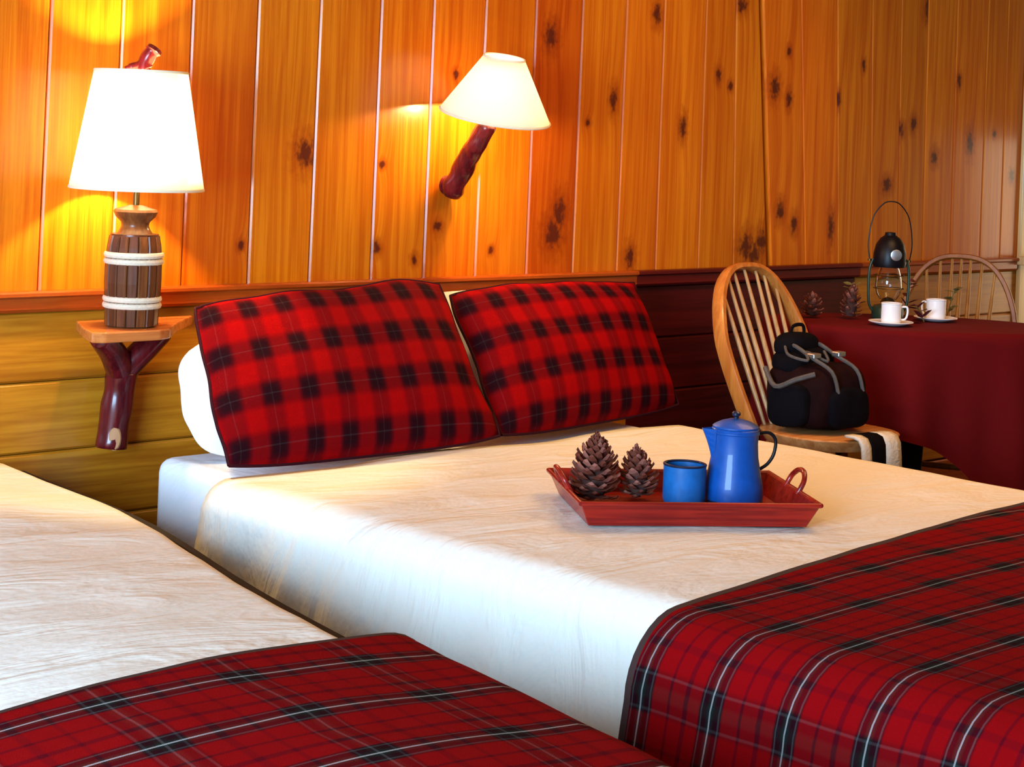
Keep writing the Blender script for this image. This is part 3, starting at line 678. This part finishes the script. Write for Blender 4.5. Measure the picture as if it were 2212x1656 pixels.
bow_chair((6.06, -.345, 0), math.radians(-66), .45, 'golden bow-back chair on the far side of the oval table', 'bow-back wooden chairs', (M_chair2, M_spin2, M_chair2), half_d=.014, h=.50, w0=.19, w1=.235, lean=.2)
# ------------------------------------------------------------------ bag on the chair
bag = tag(empty('rucksack', (CH.x-.015, CH.y+.065, .4715), CR), 'dark canvas rucksack slumped on the honey chair', 'bag'); bag.scale = (.92, .88, .98)
def superell(name, c, s, mat, parent, e1=.5, e2=.6, n=20, m=28, lump=.0, seed=0):
    V = []; F = []
    sp = lambda v, e: math.copysign(abs(v)**e, v)
    for j in range(n+1):
        a = -math.pi/2+math.pi*j/n
        for i in range(m):
            b = 2*math.pi*i/m; p = Vector((s[0]*sp(math.cos(a), e1)*sp(math.cos(b), e2), s[1]*sp(math.cos(a), e1)*sp(math.sin(b), e2), s[2]*sp(math.sin(a), e1)))
            if lump: p *= 1+lump*noise.noise(p*9+Vector((seed, 0, 0)))
            V.append(Vector(c)+p)
    for j in range(n):
        for i in range(m): F.append((j*m+i, j*m+(i+1) % m, j*m+m+(i+1) % m, j*m+m+i))
    bm = bmesh.new(); vv = [bm.verts.new(v) for v in V]
    for f in F:
        try: bm.faces.new([vv[i] for i in f])
        except ValueError: pass
    bmesh.ops.remove_doubles(bm, verts=bm.verts, dist=1e-5)
    return bm_obj(name, bm, mat, parent, True)
bd_ = superell('body', (.0, -.035, .108), (.150, .145, .104), M_bag, bag, .55, .6, lump=.10, seed=2)
superell('flap', (.0, .030, .205), (.125, .085, .045), M_bag2, bag, .7, .6, lump=.2, seed=5)
superell('top_roll', (-.02, .055, .255), (.085, .055, .040), M_bag2, bag, .8, .8, lump=.2, seed=9)
superell('side_pocket', (-.150, -.045, .085), (.035, .085, .070), M_bag2, bag, .6, .6, lump=.1, seed=11)
superell('front_pocket', (.0, -.172, .080), (.10, .030, .065), M_bag2, bag, .6, .6, lump=.1, seed=13)
for (x, dy) in ((-.07, 0), (.06, 0)):
    st_ = tube('strap', smooth_path([(x, .10, .235), (x-.01, .02, .262), (x-.02, -.08, .232), (x-.01, -.165, .195), (x, -.188, .13)], 4), .0065, M_strap, bag, 6)
    box('buckle', (x-.028, -.10, .228), (x+.010, -.065, .245), M_buckle, st_, .004)
tube('strap', smooth_path([(-.165, .06, .19), (-.188, -.01, .14), (-.192, -.10, .17), (-.150, -.15, .19)], 4), .008, M_strap, bag, 6)
tube('cord', smooth_path([(-.10, .03, .255), (-.135, -.02, .235), (-.12, -.09, .225), (-.08, -.05, .245), (-.04, -.11, .22), (.0, -.06, .245)], 5), .005, M_strap, bag, 6)
tube('carry_handle', smooth_path([(-.05, .05, .285), (-.04, .05, .315), (.01, .05, .317), (.02, .05, .285)], 5), .006, M_bag2, bag, 6)
# striped scarf over the front of the chair seat
scf = tag(empty('scarf', (CH.x, CH.y, .470), CR), 'black and cream striped cloth hanging over the chair seat edge', 'scarf')
prev = 0
for k, (x0, x1, mt) in enumerate(((-.125, -.085, M_cream), (-.085, -.01, M_bag2), (-.01, .06, M_cream))):
    V = []; UV = []; F = []; path = [(-.165, .010), (-.195, .011), (-.214, .006), (-.224, -.012), (-.228, -.05), (-.230, -.085), (-.231, -.125)]
    for j, (y, z) in enumerate(path):
        for i in range(4):
            x = lerp(x0, x1, i/3); V.append((x, y-.006*math.sin(x*45)*(j/6), z)); UV.append((x, j*.04))
    for j in range(len(path)-1):
        for i in range(3): F.append((j*4+i, j*4+i+1, j*4+i+5, j*4+i+4))
    o = obj('stripe', V, F, mt, scf, True, UV); o['label'] = 'cream stripe' if mt is M_cream else 'black stripe'
    md = o.modifiers.new('thickness', 'SOLIDIFY'); md.thickness = .008

# ------------------------------------------------------------------ oval table with its cloth and things on it
TR_, TZ2 = .44, .757
OA, OB = .50, .28
tc = Vector((5.445, -.62, 0)); TROT = math.atan2(rgt.y, rgt.x)
tb = tag(empty('oval_table', tc, TROT), 'small oval table under a maroon cloth', 'table')
lathe('tabletop', [(0, TZ2-.03), (TR_-.01, TZ2-.03), (TR_, TZ2-.022), (TR_, TZ2-.008), (TR_-.006, TZ2-.003), (0, TZ2-.003)], M_bedwood, tb, 48).scale = (OA/TR_, OB/TR_, 1)
lathe('pedestal', [(.07, .05), (.05, .10), (.035, .2), (.045, .4), (.035, .6), (.06, .70), (.10, TZ2-.031)], M_bedwood, tb, 24)
lathe('foot', [(0, 0), (.2, 0), (.2, .02), (.10, .05), (0, .055)], M_bedwood, tb, 32)
V = []; UV = []; F = []; NA = 160; rings = [0.02, .15, .30, TR_-.03, TR_-.008]; NDR = 22
c0 = math.radians(300); A_ = .80
for r_ in rings:
    for i in range(NA):
        a = 2*math.pi*i/NA; V.append((OA*r_/TR_*math.cos(a), OB*r_/TR_*math.sin(a), TZ2+.002)); UV.append((r_*math.cos(a), r_*math.sin(a)))
for j in range(NDR+1):
    for i in range(NA):
        a = 2*math.pi*i/NA; k = (a-c0+math.pi/4) % (math.pi/2)-math.pi/4
        full = A_*math.sqrt(2)/2/math.sin(math.pi/4+abs(abs(k)-0)) if False else A_/math.cos(math.pi/4-abs(k))
        ln = (full-TR_)*j/NDR; dn = max(0, ln-.015)
        fold = (math.sin(a*11+1.5*math.sin(a*3))*.6+math.sin(a*19+2)*.25)*.048*min(1, dn/.4)
        r_ = TR_+min(ln, .010)+.05*min(1, dn/.6)*.3+fold+.004
        rr = ln if ln < .01 else 0
        V.append(((OA+r_-TR_)*math.cos(a), (OB+r_-TR_)*math.sin(a), TZ2+.002-dn)); UV.append(((TR_+ln)*math.cos(a), (TR_+ln)*math.sin(a)))
nr = len(rings)+NDR+1
for j in range(nr-1):
    for i in range(NA): F.append((j*NA+i, j*NA+(i+1) % NA, (j+1)*NA+(i+1) % NA, (j+1)*NA+i))
F.append(tuple(range(NA)))
tcl = tag(obj('tablecloth', V, F, M_red, None, True, UV), 'maroon tablecloth draped over the oval table', 'tablecloth'); tcl.location = tc; tcl.rotation_euler = (0, 0, TROT)
TT = TZ2+.0025
def cup(loc, rz, lab1, lab2):
    s = tag(lathe('saucer', [(.030, 0), (.040, .002), (.066, .009), (.074, .013), (.073, .0145), (.060, .0105), (.036, .006), (0, .0055)], M_china, None, 40, (0, 0, 0)), lab2, 'saucer', 'white saucers'); s.location = loc
    m_ = mug('china_cup', (loc[0], loc[1], loc[2]+.0065), .033, .066, M_china, M_china, lab1, 'cup', 'white china cups', inside=M_coffee, rz=rz)
ra = math.atan2(rgt.y, rgt.x)
cup((5.285, -.632, TT), ra, 'white china cup with its handle to the right, nearer the rucksack', 'white saucer under the cup nearer the rucksack')
cup((5.575, -.612, TT), ra+2.4, 'white china cup on the right, nearer the golden chair', 'white saucer under the cup nearer the golden chair')
lan = tag(empty('lantern', (5.467, -.490, TT), ra), 'black camping lantern with a wire bail on the oval table', 'lantern')
lathe('tank', [(.050, 0), (.054, .004), (.054, .036), (.046, .046), (.020, .052), (0, .053)], M_green, lan, 32)
lathe('burner', [(.022, .050), (.026, .058), (.018, .070), (.006, .074), (0, .075)], M_brass, lan, 20)
lathe('globe', [(.028, .066), (.040, .085), (.046, .110), (.043, .140), (.036, .168), (.030, .180), (.028, .180), (.034, .166), (.041, .139), (.044, .110), (.038, .086), (.026, .067)], M_glass, lan, 32, cap=False)
lathe('cap', [(.030, .176), (.054, .178), (.057, .190), (.055, .225), (.048, .255), (.034, .276), (.020, .286), (.018, .296), (0, .298)], M_black, lan, 36)
lathe('glint_disc', [(.0, .2235), (.016, .2235), (.019, .2225), (.016, .2215), (0, .2215)], M_buckle, lan, 20)  # pale metal disc added in front of the cap as its white glint
lan.children[-1].rotation_euler = (math.radians(90), 0, 0); lan.children[-1].location = (0, -.0555+.2225*0, .225); lan.children[-1].location.y += .166
for s in (-1, 1):
    tube('side_tube', smooth_path([(s*.052, 0, .028), (s*.066, 0, .06), (s*.068, 0, .16), (s*.056, 0, .205)], 5), .005, M_green, lan, 8)
    for z in (.100, .145):
        pass
for z in (.105, .150):
    lathe('guard_wire', [(.051+.0016*math.cos(t), z+.0016*math.sin(t)) for t in [2*math.pi*k/6 for k in range(7)]], M_brass, lan, 32, cap=False)
tube('bail', smooth_path([(-.068, 0, .20), (-.075, 0, .26), (-.062, 0, .345), (-.030, 0, .392), (0, 0, .402), (.030, 0, .392), (.062, 0, .345), (.075, 0, .26), (.068, 0, .20)], 6), .0022, M_black, lan, 6)
for s in (-1, 1): lathe('bail_ear', [(0, -.004), (.007, -.003), (.007, .003), (0, .004)], M_brass, lan, 12, (s*.068, 0, .20))
pine_cone((5.215, -.355, TT+.003), .046, .085, 46, (0, .1, 0), 'dark pine cone on the table just behind the chair back', 'pine cones on the table')
pine_cone((5.325, -.435, TT+.003), .044, .125, 46, (.1, 0, .7), 'tall dark pine cone standing left of the lantern', 'pine cones on the table')
def leaf_mesh(L, W_):
    V = [(0, 0, 0), (L*.3, W_*.5, L*.05), (L*.7, W_*.42, L*.10), (L, 0, L*.06), (L*.7, -W_*.42, L*.10), (L*.3, -W_*.5, L*.05), (L*.35, 0, L*.01), (L*.7, 0, L*.05)]
    F = [(0, 1, 6), (1, 2, 7, 6), (2, 3, 7), (3, 4, 7), (4, 5, 6, 7), (5, 0, 6)]
    me = bpy.data.meshes.new('leaf'); me.from_pydata(V, [], F); me.update(); return me
LM = leaf_mesh(.042, .022); LM.materials.append(M_sprig); LM2 = leaf_mesh(.042, .018); LM2.materials.append(M_sprigg)
def sprig(loc, ang, h, label, lm):
    s = tag(empty('dried_sprig', loc, ang), label, 'sprig', 'dried sprigs around the lantern')
    path = smooth_path([(0, 0, .004), (.012, 0, h*.4), (.032, .006, h*.8), (.045, .004, h)], 5); tube('stem', path, .0022, M_sprigg, s, 6)
    for k in range(9):
        p = path[3+int(k*1.4)]; o = bpy.data.objects.new('leaf', lm); COL.objects.link(o); o.parent = s; o.location = p
        o.rotation_euler = (random.uniform(-.5, .5), random.uniform(-.9, .1), k*2.4)
sprig((5.56, -.50, TT), ra+.9, .125, 'dark red dried sprig just right of the lantern', LM)
sprig((5.66, -.60, TT), ra+.5, .11, 'olive dried sprig behind the right-hand cup', LM2)
sprig((5.48, -.63, TT), ra+3.6, .06, 'dark red dried sprig in front of the lantern', LM)
sprig((5.395, -.415, TT), ra+1.8, .11, 'olive dried sprig just left of the lantern', LM2)
